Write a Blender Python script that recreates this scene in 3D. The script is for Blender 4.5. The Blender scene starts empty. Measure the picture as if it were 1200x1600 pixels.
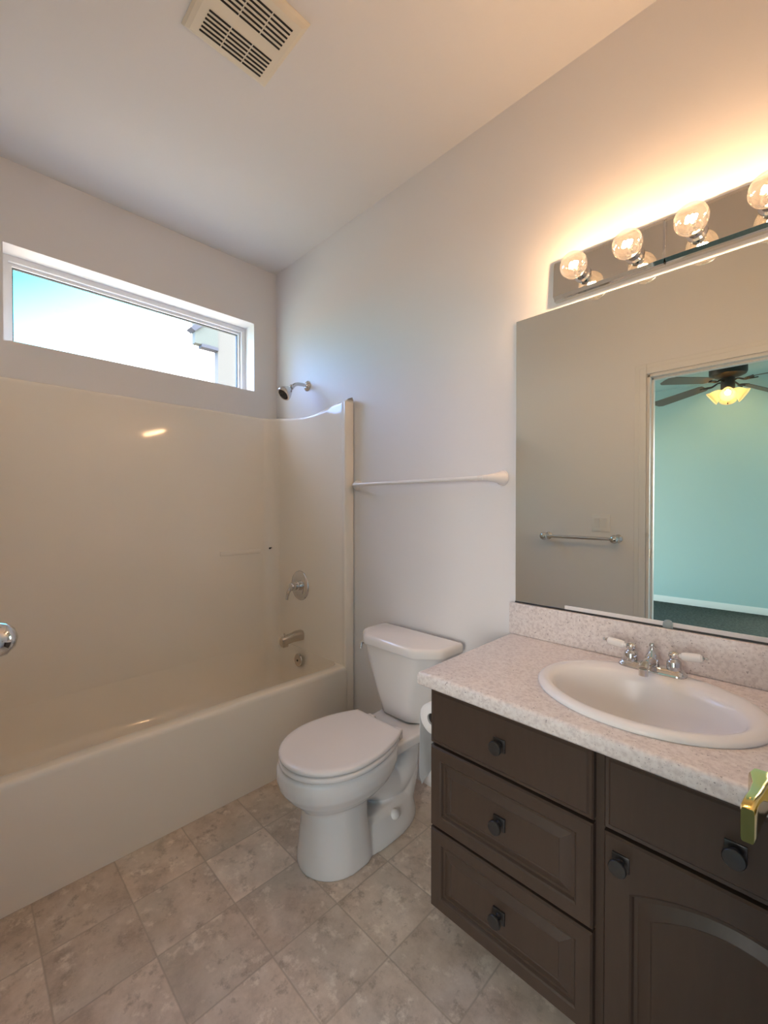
import bpy, bmesh, math, random
from mathutils import Vector, Matrix
random.seed(7)
S = bpy.context.scene
COL = S.collection
PI = math.pi

# ------------------------------------------------------------------ camera, world, exposure
cam_d = bpy.data.cameras.new('camera')
cam = bpy.data.objects.new('camera', cam_d); COL.objects.link(cam)
cam_d.sensor_fit = 'VERTICAL'; cam_d.sensor_height = 36.0
cam_d.lens = 36.0*671/1600
cam_d.clip_start = 0.005
cam.location = (2.5, -1.5, 1.245)
cam.rotation_euler = (PI/2-math.atan(8/671), 0, PI/4)
S.camera = cam
S.view_settings.view_transform = 'Standard'
S.view_settings.look = 'None'
S.view_settings.gamma = 1.0
S.view_settings.exposure = 0.15
S.view_settings.use_curve_mapping = False

SKY = 17.5           # daylight strength
BULB = 800.0         # vanity bulb filament emission
FANB = 240.0
w = bpy.data.worlds.new('sky'); S.world = w; w.use_nodes = True
nt = w.node_tree; nt.nodes.clear()
tc = nt.nodes.new('ShaderNodeTexCoord'); sx = nt.nodes.new('ShaderNodeSeparateXYZ')
rp = nt.nodes.new('ShaderNodeValToRGB'); bg = nt.nodes.new('ShaderNodeBackground'); wo = nt.nodes.new('ShaderNodeOutputWorld')
nt.links.new(tc.outputs['Generated'], sx.inputs[0])
# bright hazy white low towards +y, a clear cyan-blue band above, pale blue overhead; duller ground below the horizon
ad = nt.nodes.new('ShaderNodeMath'); ad.operation = 'MULTIPLY_ADD'; ad.inputs[1].default_value = -0.55
nt.links.new(sx.outputs['Y'], ad.inputs[0]); nt.links.new(sx.outputs['Z'], ad.inputs[2])
nt.links.new(ad.outputs[0], rp.inputs[0])
el = rp.color_ramp.elements
el[0].position = 0.13; el[0].color = (.66, .62, .58, 1)
el[1].position = 0.25; el[1].color = (1.1/SKY, .50, .66, 1)
e = el.new(.34); e.color = (.36/SKY, .42, .62, 1)
e = el.new(.50); e.color = (.20, .38, .90, 1)
e = el.new(.95); e.color = (.52, .60, .95, 1)
gm = nt.nodes.new('ShaderNodeMapRange'); gm.inputs['From Min'].default_value = -.06; gm.inputs['From Max'].default_value = .02
nt.links.new(sx.outputs['Z'], gm.inputs[0])
gx = nt.nodes.new('ShaderNodeMix'); gx.data_type = 'RGBA'; gx.inputs[6].default_value = (.24, .20, .16, 1)
xm = nt.nodes.new('ShaderNodeMapRange'); xm.inputs['From Min'].default_value = -.15; xm.inputs['From Max'].default_value = -.55
nt.links.new(sx.outputs['X'], xm.inputs[0])
hz = nt.nodes.new('ShaderNodeMix'); hz.data_type = 'RGBA'; hz.inputs[6].default_value = (.90, .84, .81, 1)     # hazy sky away from -x
nt.links.new(xm.outputs[0], hz.inputs[0]); nt.links.new(rp.outputs[0], hz.inputs[7])
nt.links.new(gm.outputs[0], gx.inputs[0]); nt.links.new(hz.outputs[2], gx.inputs[7])
nt.links.new(gx.outputs[2], bg.inputs[0]); bg.inputs[1].default_value = SKY
nt.links.new(bg.outputs[0], wo.inputs[0])
def portal(name, loc, rot, sx_, sy_):
    d = bpy.data.lights.new(name, 'AREA'); d.shape = 'RECTANGLE'; d.size = sx_; d.size_y = sy_
    d.cycles.is_portal = True
    o = bpy.data.objects.new(name, d); COL.objects.link(o); o.location = loc; o.rotation_euler = rot
portal('window_portal', (-0.17, -0.75, 2.185), (0, -PI/2, 0), 0.42, 1.2)
portal('bedroom_window_portal', (-1.32, -3.5, 1.3), (0, -PI/2, 0), 2.1, 2.6)

portal('fill_window_portal', (3.2, -5.19, 1.3), (PI/2, 0, 0), 1.5, 2.0)  # portal of the added far-wall window

# ------------------------------------------------------------------ materials
def mat(name, col, rough=.5, metal=0., spec=.5, coat=0., trans=0.):
    m = bpy.data.materials.new(name); m.use_nodes = True
    b = m.node_tree.nodes['Principled BSDF']
    b.inputs['Base Color'].default_value = (*col, 1); b.inputs['Roughness'].default_value = rough
    b.inputs['Metallic'].default_value = metal; b.inputs['Specular IOR Level'].default_value = spec
    b.inputs['Coat Weight'].default_value = coat; b.inputs['Coat Roughness'].default_value = .05
    return m
def bump(m, scale, strength, dist=.002, detail=3):
    n = m.node_tree; b = n.nodes['Principled BSDF']
    g = n.nodes.new('ShaderNodeNewGeometry')
    t = n.nodes.new('ShaderNodeTexNoise'); t.inputs['Scale'].default_value = scale; t.inputs['Detail'].default_value = detail
    k = n.nodes.new('ShaderNodeBump'); k.inputs['Strength'].default_value = strength; k.inputs['Distance'].default_value = dist
    n.links.new(g.outputs['Position'], t.inputs['Vector'])
    n.links.new(t.outputs['Fac'], k.inputs['Height']); n.links.new(k.outputs[0], b.inputs['Normal'])
    return m
M = {}
M['wall'] = bump(mat('wall_paint', (.82, .80, .785), .45, spec=.3), 90, .12)
M['ceil'] = bump(mat('ceiling_paint', (.83, .82, .805), .7, spec=.2), 70, .15)
M['trim'] = mat('white_trim', (.82, .80, .77), .35)
M['fiber'] = mat('gloss_fiberglass', (.92, .85, .735), .08, spec=.5)
M['porc'] = mat('white_porcelain', (.84, .81, .78), .08, spec=.5)
M['sinkporc'] = mat('soft_gloss_porcelain', (.84, .82, .80), .24, spec=.4)
M['plastic'] = mat('white_plastic', (.82, .80, .77), .3)
M['seat'] = mat('seat_plastic', (.84, .80, .77), .2)
M['chrome'] = mat('chrome', (.66, .65, .64), .04, 1.)
M['nickel'] = mat('worn_chrome', (.62, .57, .51), .22, 1.)
M['brass'] = mat('polished_brass', (.86, .66, .24), .12, 1.)
M['pewter'] = mat('dark_pewter', (.075, .072, .07), .35, .8)
M['black'] = mat('black_slot', (.012, .009, .006), .8)
M['mirror'] = mat('mirror_silver', (.80, .835, .79), .0, 1.)
M['plate'] = mat('mirrored_metal', (.72, .69, .62), .03, 1.)
M['vinyl'] = mat('white_vinyl', (.80, .80, .80), .35)
M['gasket'] = mat('grey_gasket', (.10, .12, .13), .6)
M['paper'] = bump(mat('tissue_paper', (.84, .81, .78), .95, spec=.1), 300, .2, .001)
M['vent'] = mat('aged_cream_plastic', (.82, .76, .62), .5)
M['aqua'] = bump(mat('aqua_paint', (.47, .645, .635), .6, spec=.25), 80, .1)
M['fanmetal'] = mat('dark_bronze', (.03, .024, .02), .45, .4)
M['blade'] = mat('dark_wood_blade', (.14, .115, .095), .5)
M['ext'] = bump(mat('grey_blue_siding', (.060, .066, .070), .8), 20, .2)
M['ext_t'] = mat('cyan_grey_trim', (.045, .062, .066), .8)
M['ext_d'] = mat('slate_trim', (.022, .031, .055), .8)
M['screw'] = mat('dark_screw', (.03, .025, .02), .5, .5)

# dark brown cabinet paint
m = mat('dark_brown_cabinet', (.052, .031, .0225), .38, spec=.4); M['cab'] = m
n = m.node_tree; g = n.nodes.new('ShaderNodeNewGeometry'); mp = n.nodes.new('ShaderNodeMapping'); mp.inputs['Scale'].default_value = (30, 30, 4)
t = n.nodes.new('ShaderNodeTexNoise'); t.inputs['Scale'].default_value = 3; t.inputs['Detail'].default_value = 4
r = n.nodes.new('ShaderNodeValToRGB'); r.color_ramp.elements[0].color = (.056, .036, .0255, 1); r.color_ramp.elements[1].color = (.061, .0395, .028, 1)
r.color_ramp.elements[0].position = .35; r.color_ramp.elements[1].position = .65
n.links.new(g.outputs['Position'], mp.inputs['Vector']); n.links.new(mp.outputs[0], t.inputs['Vector']); n.links.new(t.outputs['Fac'], r.inputs[0])
n.links.new(r.outputs[0], n.nodes['Principled BSDF'].inputs['Base Color'])

# speckled countertop
m = mat('speckled_countertop', (.7, .62, .58), .3, spec=.45); M['counter'] = m
n = m.node_tree; b = n.nodes['Principled BSDF']; g = n.nodes.new('ShaderNodeNewGeometry')
def noise(n, g, scale, detail=2, rough=.5, off=(0, 0, 0)):
    mp = n.nodes.new('ShaderNodeMapping'); mp.inputs['Location'].default_value = off
    t = n.nodes.new('ShaderNodeTexNoise'); t.inputs['Scale'].default_value = scale; t.inputs['Detail'].default_value = detail
    t.inputs['Roughness'].default_value = rough
    n.links.new(g, mp.inputs['Vector']); n.links.new(mp.outputs[0], t.inputs['Vector'])
    return t.outputs['Fac']
def ramp(n, f, stops):
    r = n.nodes.new('ShaderNodeValToRGB')
    el = r.color_ramp.elements
    while len(el) < len(stops): el.new(.5)
    for e, (p, c) in zip(el, stops): e.position = p; e.color = (*c, 1) if len(c) == 3 else c
    n.links.new(f, r.inputs[0]); return r.outputs[0]
def mixc(n, fac, a, b_, mode='MIX'):
    x = n.nodes.new('ShaderNodeMix'); x.data_type = 'RGBA'; x.blend_type = mode
    for s, v in ((x.inputs[0], fac), (x.inputs[6], a), (x.inputs[7], b_)):
        if hasattr(v, 'links') or isinstance(v, bpy.types.NodeSocket): n.links.new(v, s)
        elif isinstance(v, tuple): s.default_value = (*v, 1)
        else: s.default_value = v
    return x.outputs[2]
P = g.outputs['Position']
base = ramp(n, noise(n, P, 110, 3), [(.36, (.66, .59, .555)), (.50, (.76, .69, .65)), (.66, (.81, .75, .71))])
dk = ramp(n, noise(n, P, 170, 2, .6, (3, 1, 2)), [(.665, (0, 0, 0)), (.72, (1, 1, 1))])
dk2 = ramp(n, noise(n, P, 320, 2, .6, (7, 5, 2)), [(.665, (0, 0, 0)), (.73, (1, 1, 1))])
c = mixc(n, dk, base, (.30, .25, .24)); c = mixc(n, dk2, c, (.36, .30, .28))
n.links.new(c, b.inputs['Base Color'])

# vinyl tile floor: stone-look 9 inch squares
m = mat('stone_vinyl_tile', (.4, .3, .25), .38, spec=.35); M['floor'] = m
n = m.node_tree; b = n.nodes['Principled BSDF']; g = n.nodes.new('ShaderNodeNewGeometry'); P = g.outputs['Position']
sp = n.nodes.new('ShaderNodeSeparateXYZ'); n.links.new(P, sp.inputs[0])
def mth(op, a, b_=None):
    x = n.nodes.new('ShaderNodeMath'); x.operation = op
    for i, v in enumerate((a, b_)):
        if v is None: continue
        if isinstance(v, (int, float)): x.inputs[i].default_value = v
        else: n.links.new(v, x.inputs[i])
    return x.outputs[0]
TS = .2265
ux = mth('DIVIDE', mth('SUBTRACT', sp.outputs['X'], 1.0-TS*10), TS); uy = mth('DIVIDE', mth('SUBTRACT', sp.outputs['Y'], -1.114-TS*30), TS)
fx = mth('FRACT', ux); fy = mth('FRACT', uy)
ex = mth('MINIMUM', fx, mth('SUBTRACT', 1., fx)); ey = mth('MINIMUM', fy, mth('SUBTRACT', 1., fy))
edge = mth('MINIMUM', ex, ey)
cid = n.nodes.new('ShaderNodeCombineXYZ'); n.links.new(mth('FLOOR', ux), cid.inputs[0]); n.links.new(mth('FLOOR', uy), cid.inputs[1])
wn = n.nodes.new('ShaderNodeTexWhiteNoise'); wn.noise_dimensions = '3D'; n.links.new(cid.outputs[0], wn.inputs['Vector'])
va = n.nodes.new('ShaderNodeVectorMath'); va.operation = 'MULTIPLY_ADD'; va.inputs[1].default_value = (9, 9, 9)
n.links.new(wn.outputs['Color'], va.inputs[0]); n.links.new(P, va.inputs[2])
Q = va.outputs[0]
n1 = noise(n, Q, 8, 8, .70); n2 = noise(n, Q, 22, 7, .72, (4, 2, 0)); n4 = noise(n, Q, 17, 6, .7, (9, 3, 1)); n3 = noise(n, Q, 4, 3, .5, (1, 8, 3))
c = ramp(n, n1, [(.30, (.36, .285, .225)), (.46, (.50, .41, .335)), (.60, (.58, .49, .41)), (.74, (.68, .59, .50))])
c = mixc(n, ramp(n, n2, [(.54, (0, 0, 0)), (.66, (.85, .85, .85))]), c, (.32, .255, .20))
c = mixc(n, ramp(n, n3, [(.5, (0, 0, 0)), (.7, (.5, .5, .5))]), c, (.50, .45, .37))
c = mixc(n, ramp(n, n4, [(.56, (0, 0, 0)), (.66, (.75, .75, .75))]), c, (.70, .62, .53))
tone = n.nodes.new('ShaderNodeMapRange'); tone.inputs['To Min'].default_value = 1.16; tone.inputs['To Max'].default_value = 1.46
n.links.new(wn.outputs['Value'], tone.inputs[0])
tv = n.nodes.new('ShaderNodeCombineXYZ')
for i in range(3): n.links.new(tone.outputs[0], tv.inputs[i])
c = mixc(n, 1., c, tv.outputs[0], 'MULTIPLY')
gro = ramp(n, edge, [(.006, (1, 1, 1)), (.013, (0, 0, 0))])
c = mixc(n, mth('MULTIPLY', gro, .7), c, (.44, .365, .29))
n.links.new(c, b.inputs['Base Color'])
bp = n.nodes.new('ShaderNodeBump'); bp.inputs['Strength'].default_value = .35; bp.inputs['Distance'].default_value = .001
n.links.new(mth('SUBTRACT', n2, gro), bp.inputs['Height']); n.links.new(bp.outputs[0], b.inputs['Normal'])

# carpet
m = mat('dark_green_carpet', (.06, .09, .08), 1., spec=.05); M['carpet'] = m
n = m.node_tree; b = n.nodes['Principled BSDF']; g = n.nodes.new('ShaderNodeNewGeometry'); P = g.outputs['Position']
c = ramp(n, noise(n, P, 45, 5, .8), [(.3, (.030, .034, .029)), (.5, (.066, .072, .062)), (.7, (.125, .13, .112))])
n.links.new(c, b.inputs['Base Color'])
bump(m, 160, .6, .01)

def glassy(name, tint=(1, 1, 1), gl=.10, trans_share=None, facing=.35):
    m = bpy.data.materials.new(name); m.use_nodes = True; n = m.node_tree; n.nodes.clear()
    o = n.nodes.new('ShaderNodeOutputMaterial'); mx = n.nodes.new('ShaderNodeMixShader')
    t = n.nodes.new('ShaderNodeBsdfTransparent'); t.inputs[0].default_value = (*tint, 1)
    gs = n.nodes.new('ShaderNodeBsdfGlossy'); gs.inputs['Roughness'].default_value = .02
    lw = n.nodes.new('ShaderNodeLayerWeight'); lw.inputs[0].default_value = facing
    mr = n.nodes.new('ShaderNodeMapRange'); mr.inputs['To Min'].default_value = gl*.4; mr.inputs['To Max'].default_value = min(1, gl*6)
    n.links.new(lw.outputs['Facing'], mr.inputs[0]); n.links.new(mr.outputs[0], mx.inputs[0])
    n.links.new(t.outputs[0], mx.inputs[1]); n.links.new(gs.outputs[0], mx.inputs[2]); n.links.new(mx.outputs[0], o.inputs[0])
    return m
M['pane'] = glassy('window_glass', (.97, .99, .99), .04, facing=.2)
M['globe'] = glassy('clear_bulb_glass', (.97, .95, .92), .13, facing=.45)
def haze(m, k):
    n = m.node_tree; o = n.nodes['Material Output']; src = o.inputs[0].links[0].from_socket
    t = n.nodes.new('ShaderNodeBsdfTranslucent'); t.inputs[0].default_value = (1, .96, .9, 1)
    x = n.nodes.new('ShaderNodeMixShader'); x.inputs[0].default_value = k
    n.links.new(src, x.inputs[1]); n.links.new(t.outputs[0], x.inputs[2]); n.links.new(x.outputs[0], o.inputs[0])
haze(M['globe'], .012)
M['clip'] = mat('grey_clear_plastic', (.30, .36, .36), .15)
M['clear'] = glassy('clear_plastic', (.90, .92, .90), .12)
def emis(name, col, s):
    m = bpy.data.materials.new(name); m.use_nodes = True; n = m.node_tree; n.nodes.clear()
    o = n.nodes.new('ShaderNodeOutputMaterial'); e = n.nodes.new('ShaderNodeEmission'); e.inputs[0].default_value = (*col, 1); e.inputs[1].default_value = s
    n.links.new(e.outputs[0], o.inputs[0]); return m
M['filament'] = emis('glowing_filament', (1., .59, .31), BULB)
M['fanbulb'] = emis('glowing_fan_bulb', (1., .74, .36), FANB)
m = bpy.data.materials.new('amber_shade_glass'); m.use_nodes = True; n = m.node_tree; M['shade'] = m
b = n.nodes['Principled BSDF']; b.inputs['Base Color'].default_value = (.80, .66, .46, 1); b.inputs['Roughness'].default_value = .3
tl = n.nodes.new('ShaderNodeBsdfTranslucent'); tl.inputs[0].default_value = (.95, .80, .58, 1)
mx = n.nodes.new('ShaderNodeMixShader'); mx.inputs[0].default_value = .6
n.links.new(b.outputs[0], mx.inputs[1]); n.links.new(tl.outputs[0], mx.inputs[2]); n.links.new(mx.outputs[0], n.nodes['Material Output'].inputs[0])

# ------------------------------------------------------------------ geometry helpers
def NB(): return bmesh.new()
def ring(bm, pts): return [bm.verts.new(p) for p in pts]
def bridge(bm, a, b, closed=True):
    k = len(a)
    for i in range(k if closed else k-1):
        j = (i+1) % k
        try: bm.faces.new((a[i], a[j], b[j], b[i]))
        except ValueError: pass
def loft(bm, rings, cap0=True, cap1=True, closed=True):
    rs = [ring(bm, r) for r in rings]
    for a, b in zip(rs, rs[1:]): bridge(bm, a, b, closed)
    if cap0: bm.faces.new(rs[0][::-1])
    if cap1: bm.faces.new(rs[-1])
    return rs
def box(bm, x0, x1, y0, y1, z0, z1, bev=0., seg=2):
    vs = [bm.verts.new((x, y, z)) for x in (x0, x1) for y in (y0, y1) for z in (z0, z1)]
    f = [(0, 1, 3, 2), (4, 6, 7, 5), (0, 4, 5, 1), (2, 3, 7, 6), (0, 2, 6, 4), (1, 5, 7, 3)]
    fs = [bm.faces.new([vs[i] for i in q]) for q in f]
    if bev:
        es = list({e for q in fs for e in q.edges})
        bmesh.ops.bevel(bm, geom=es, offset=bev, segments=seg, profile=.5, affect='EDGES')
    return bm
def frame_of(d):
    d = Vector(d).normalized(); a = Vector((0, 0, 1)) if abs(d.z) < .9 else Vector((1, 0, 0))
    u = d.cross(a).normalized(); return u, d.cross(u).normalized(), d
def lathe(bm, o, d, prof, seg=32, cap0=True, cap1=True):
    u, v, d = frame_of(d); o = Vector(o)
    rs = [[o+d*h+(u*math.cos(2*PI*i/seg)+v*math.sin(2*PI*i/seg))*max(r, 1e-5) for i in range(seg)] for r, h in prof]
    return loft(bm, rs, cap0, cap1)
def cyl(bm, p, q, r0, r1=None, seg=24):
    p, q = Vector(p), Vector(q); r1 = r0 if r1 is None else r1
    return lathe(bm, p, q-p, [(r0, 0), (r1, (q-p).length)], seg)
def sphere(bm, c, r, sx=1, sy=1, sz=1, seg=32, rings=16):
    bmesh.ops.create_uvsphere(bm, u_segments=seg, v_segments=rings, radius=1, matrix=Matrix.Translation(c) @ Matrix.Diagonal((r*sx, r*sy, r*sz, 1)))
def smooth_path(pts, k=8):
    pts = [Vector(p) for p in pts]; out = []
    P_ = [pts[0]*2-pts[1]]+pts+[pts[-1]*2-pts[-2]]
    for i in range(1, len(P_)-2):
        for j in range(k):
            t = j/k; a, b, c, d = P_[i-1:i+3]
            out.append(.5*((2*b)+(c-a)*t+(2*a-5*b+4*c-d)*t*t+(3*b-a-3*c+d)*t**3))
    out.append(pts[-1]); return out
def tube(bm, pts, radii, seg=20, cap=True):
    pts = [Vector(p) for p in pts]; n_ = len(pts)
    if not isinstance(radii, (list, tuple)): radii = [radii]*n_
    elif len(radii) != n_:
        rr = []
        for i in range(n_):
            t = i/(n_-1)*(len(radii)-1); k = min(int(t), len(radii)-2); rr.append(radii[k]+(radii[k+1]-radii[k])*(t-k))
        radii = rr
    u = None; rs = []
    for i in range(n_):
        d = (pts[min(i+1, n_-1)]-pts[max(i-1, 0)]).normalized()
        if u is None: u = frame_of(d)[0]
        u = (u-d*u.dot(d)).normalized(); v = d.cross(u)
        rs.append([pts[i]+(u*math.cos(2*PI*j/seg)+v*math.sin(2*PI*j/seg))*radii[i] for j in range(seg)])
    return loft(bm, rs, cap, cap)
def rpoly(pts, rad, k=6):
    """rounded 2D polygon"""
    out = []; n_ = len(pts)
    if not isinstance(rad, (list, tuple)): rad = [rad]*n_
    for i in range(n_):
        p = Vector(pts[i]); a = (Vector(pts[i-1])-p); b = (Vector(pts[(i+1) % n_])-p)
        r = min(rad[i], a.length*.49, b.length*.49)
        A = p+a.normalized()*r; B = p+b.normalized()*r
        for j in range(k+1):
            t = j/k; out.append(tuple((1-t)**2*A+2*t*(1-t)*p+t*t*B))
    return out
def scale2(pts, c, sx_, sy_=None, off=(0, 0)):
    sy_ = sx_ if sy_ is None else sy_
    return [(c[0]+(p[0]-c[0])*sx_+off[0], c[1]+(p[1]-c[1])*sy_+off[1]) for p in pts]
def inset2(pts, d):
    """move a closed ccw 2D polygon inwards by d"""
    out = []; n_ = len(pts)
    area = sum(pts[i-1][0]*pts[i][1]-pts[i][0]*pts[i-1][1] for i in range(n_)); sg = 1 if area > 0 else -1
    for i in range(n_):
        p = Vector(pts[i]); a = (p-Vector(pts[i-1])); b = (Vector(pts[(i+1) % n_])-p)
        if a.length < 1e-7: a = b
        if b.length < 1e-7: b = a
        na = Vector((-a.y, a.x)).normalized()*sg; nb = Vector((-b.y, b.x)).normalized()*sg
        m_ = na+nb
        m_ = m_/max(m_.dot(m_)/2, .3)
        out.append((p.x+m_.x*d, p.y+m_.y*d))
    return out
def wpos(o):
    v = Vector((0, 0, 0))
    while o is not None: v += o.location; o = o.parent
    return v
def obj(name, bm, m, parent=None, sharp=38, origin=None, subsurf=0, label=None):
    bmesh.ops.remove_doubles(bm, verts=bm.verts, dist=1e-6)
    bmesh.ops.recalc_face_normals(bm, faces=bm.faces)
    o0 = wpos(parent) if parent else Vector(origin or (0, 0, 0))
    for v in bm.verts: v.co -= o0
    ca = math.radians(sharp)
    for f in bm.faces: f.smooth = True
    for e in bm.edges:
        e.smooth = len(e.link_faces) == 2 and e.calc_face_angle(0) < ca
    me = bpy.data.meshes.new(name); bm.to_mesh(me); bm.free(); me.materials.append(M[m] if isinstance(m, str) else m)
    o = bpy.data.objects.new(name, me); COL.objects.link(o)
    if parent: o.parent = parent
    else: o.location = o0
    if subsurf:
        s = o.modifiers.new('sub', 'SUBSURF'); s.levels = subsurf; s.render_levels = subsurf
    if label: o['label'] = label
    return o
def thing(name, label, cat, loc, group=None):
    o = bpy.data.objects.new(name, None); COL.objects.link(o); o.location = loc; o.empty_display_size = .05
    o['label'] = label; o['category'] = cat
    if group: o['group'] = group
    return o
def tag(o, label, cat, group=None):
    o['label'] = label; o['category'] = cat
    if group: o['group'] = group
    return o
def struct(name, bm, m, parent=None, **k):
    o = obj(name, bm, m, parent, **k); 
    if parent is None: o['kind'] = 'structure'
    return o

# ------------------------------------------------------------------ dimensions
RW, RD, RH = 2.64, 1.54, 2.762        # bathroom
WT = .09                              # door wall thickness
DX0, DX1, DZ = 1.772, 2.55, 2.055       # doorway
BX0, BX1, BY0, BY1 = -1.2, 4.0, -5.07, -RD-WT   # bedroom
WY0, WY1, WZ0, WZ1 = -1.343, -.157, 1.974, 2.398   # bathroom window opening

# ------------------------------------------------------------------ room shell
bm = NB(); box(bm, 0, RW, -RD, 0, -.05, 0); struct('floor', bm, 'floor')
bm = NB(); box(bm, DX0, DX1, -RD-WT, -RD, -.05, 0); struct('floor_threshold', bm, 'floor')
bm = NB(); box(bm, -.18, RW+.1, -RD-WT, .12, RH, RH+.1); struct('ceiling', bm, 'ceil')
bm = NB(); box(bm, -.18, RW+.1, 0, .12, -.05, RH); struct('wall_back', bm, 'wall')
bm = NB(); box(bm, RW, RW+.1, -RD, 0, -.05, RH); struct('wall_right', bm, 'wall')
bm = NB()
box(bm, -.18, 0, -RD, 0, -.05, WZ0); box(bm, -.18, 0, -RD, 0, WZ1, RH)
box(bm, -.18, 0, -RD, WY0, WZ0, WZ1); box(bm, -.18, 0, WY1, 0, WZ0, WZ1)
struct('wall_left', bm, 'wall')
bm = NB()
box(bm, -.18, DX0, -RD-WT+.004, -RD, -.05, RH); box(bm, DX1, RW+.1, -RD-WT+.004, -RD, -.05, RH); box(bm, DX0, DX1, -RD-WT+.004, -RD, DZ, RH)
struct('wall_front', bm, 'wall')
# bathroom window: frame, sash, gasket, pane
def rect_ring(bm, y0, y1, z0, z1, wdt, x0, x1):
    box(bm, x0, x1, y0, y1, z0, z0+wdt); box(bm, x0, x1, y0, y1, z1-wdt, z1)
    box(bm, x0, x1, y0, y0+wdt, z0+wdt, z1-wdt); box(bm, x0, x1, y1-wdt, y1, z0+wdt, z1-wdt)
bm = NB(); rect_ring(bm, WY0, WY1, WZ0, WZ1, .026, -.178, -.113)
win = struct('window_1', bm, 'vinyl')
bm = NB(); rect_ring(bm, WY0+.026, WY1-.026, WZ0+.026, WZ1-.026, .014, -.170, -.132); obj('sash', bm, 'vinyl', win)
bm = NB(); rect_ring(bm, WY0+.040, WY1-.040, WZ0+.040, WZ1-.040, .005, -.160, -.145); obj('gasket', bm, 'gasket', win)
bm = NB(); box(bm, -.156, -.151, WY0+.040, WY1-.040, WZ0+.040, WZ1-.040); obj('pane', bm, 'pane', win)
# baseboard of the mirror wall, between tub and vanity
def baseboard(bm, x0, x1, y, sgn):
    prof = [(0, 0), (.014, 0), (.014, .055), (.011, .060), (.011, .068), (.006, .076), (.004, .083), (0, .083)]
    loft(bm, [[(x, y+sgn*d, z) for d, z in prof] for x in (x0, x1)])
bm = NB(); baseboard(bm, .778, 1.745, 0, -1); struct('baseboard_back', bm, 'trim')
bm = NB(); baseboard(bm, .778, 1.70, -RD, 1); struct('baseboard_front', bm, 'trim')
# door casing on the bathroom side + jamb lining + stop
def casing(bm, y, sg):
    W_ = .07
    for (d, t) in ((W_, .007), (W_*.62, .010)):
        o = .012
        box(bm, DX0-o*0-d, DX0-.006, min(y, y+sg*t), max(y, y+sg*t), 0, DZ+d, .002, 1)
        box(bm, DX1+.006, min(DX1+d, RW-.001) if sg > 0 else DX1+d, min(y, y+sg*t), max(y, y+sg*t), 0, DZ+d, .002, 1)
        box(bm, DX0-.006, DX1+.006, min(y, y+sg*t), max(y, y+sg*t), DZ+.006, DZ+d, .002, 1)
bm = NB(); casing(bm, -RD, 1); struct('trim_1', bm, 'trim')
bm = NB()
box(bm, DX0-.001, DX0+.012, -RD-WT, -RD+.001, 0, DZ); box(bm, DX1-.012, DX1+.001, -RD-WT, -RD+.001, 0, DZ); box(bm, DX0, DX1, -RD-WT, -RD+.001, DZ-.012, DZ+.001)
box(bm, DX0+.012, DX0+.022, -RD-.075, -RD-.042, 0, DZ-.012); box(bm, DX1-.022, DX1-.012, -RD-.075, -RD-.042, 0, DZ-.012); box(bm, DX0+.012, DX1-.012, -RD-.075, -RD-.042, DZ-.022, DZ-.012)
struct('trim_2', bm, 'trim')
# bedroom shell seen through the doorway in the mirror
bm = NB(); box(bm, BX0, BX1, BY0, BY1, -.05, .004); struct('floor_bedroom', bm, 'carpet')
bm = NB(); box(bm, BX0-.1, BX1+.1, BY0-.1, BY1, RH, RH+.1); struct('ceiling_bedroom', bm, 'aqua')
FX0, FX1, FZ0, FZ1 = 2.45, 3.9, .30, 2.25  # opening for an added window, outside the mirror's view
bm = NB(); box(bm, BX0-.1, FX0, BY0-.1, BY0, -.05, RH); box(bm, FX1, BX1+.1, BY0-.1, BY0, -.05, RH); box(bm, FX0, FX1, BY0-.1, BY0, -.05, FZ0); box(bm, FX0, FX1, BY0-.1, BY0, FZ1, RH); struct('wall_bedroom_far', bm, 'aqua')
bm = NB()
for q in ((FX0, FX0+.05, FZ0, FZ1), (FX1-.05, FX1, FZ0, FZ1), (FX0+.05, FX1-.05, FZ0, FZ0+.05), (FX0+.05, FX1-.05, FZ1-.05, FZ1), (3.15, 3.2, FZ0+.05, FZ1-.05)): box(bm, q[0], q[1], BY0-.08, BY0-.03, q[2], q[3])
fill_win = struct('fill_window', bm, 'vinyl')  # unseen window added to send more daylight through the doorway
bm = NB(); box(bm, FX0+.05, FX1-.05, BY0-.058, BY0-.054, FZ0+.05, FZ1-.05); obj('pane', bm, 'pane', fill_win)
bm = NB(); box(bm, BX1, BX1+.1, BY0, BY1, -.05, RH); struct('wall_bedroom_east', bm, 'aqua')
bm = NB(); box(bm, BX0, BX1, BY1, BY1+.004, -.05, RH) if False else None
for x0, x1, z0, z1 in ((BX0, DX0, -.05, RH), (DX1, BX1, -.05, RH), (DX0, DX1, DZ, RH)): box(bm, x0, x1, BY1-.006, BY1+.003, z0, z1)
struct('wall_bedroom_near', bm, 'aqua')
QY0, QY1, QZ0, QZ1 = -4.8, -2.2, .25, 2.35
bm = NB()
box(bm, BX0-.1, BX0, BY0, BY1, -.05, QZ0); box(bm, BX0-.1, BX0, BY0, BY1, QZ1, RH)
box(bm, BX0-.1, BX0, BY0, QY0, QZ0, QZ1); box(bm, BX0-.1, BX0, QY1, BY1, QZ0, QZ1)
struct('wall_bedroom_west', bm, 'aqua')
bm = NB(); rect_ring(bm, QY0, QY1, QZ0, QZ1, .05, BX0-.09, BX0-.03); box(bm, BX0-.085, BX0-.035, -3.53, -3.47, QZ0+.05, QZ1-.05)
w2 = struct('window_2', bm, 'vinyl')
bm = NB(); box(bm, BX0-.062, BX0-.058, QY0+.05, QY1-.05, QZ0+.05, QZ1-.05); obj('pane', bm, 'pane', w2)
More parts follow.
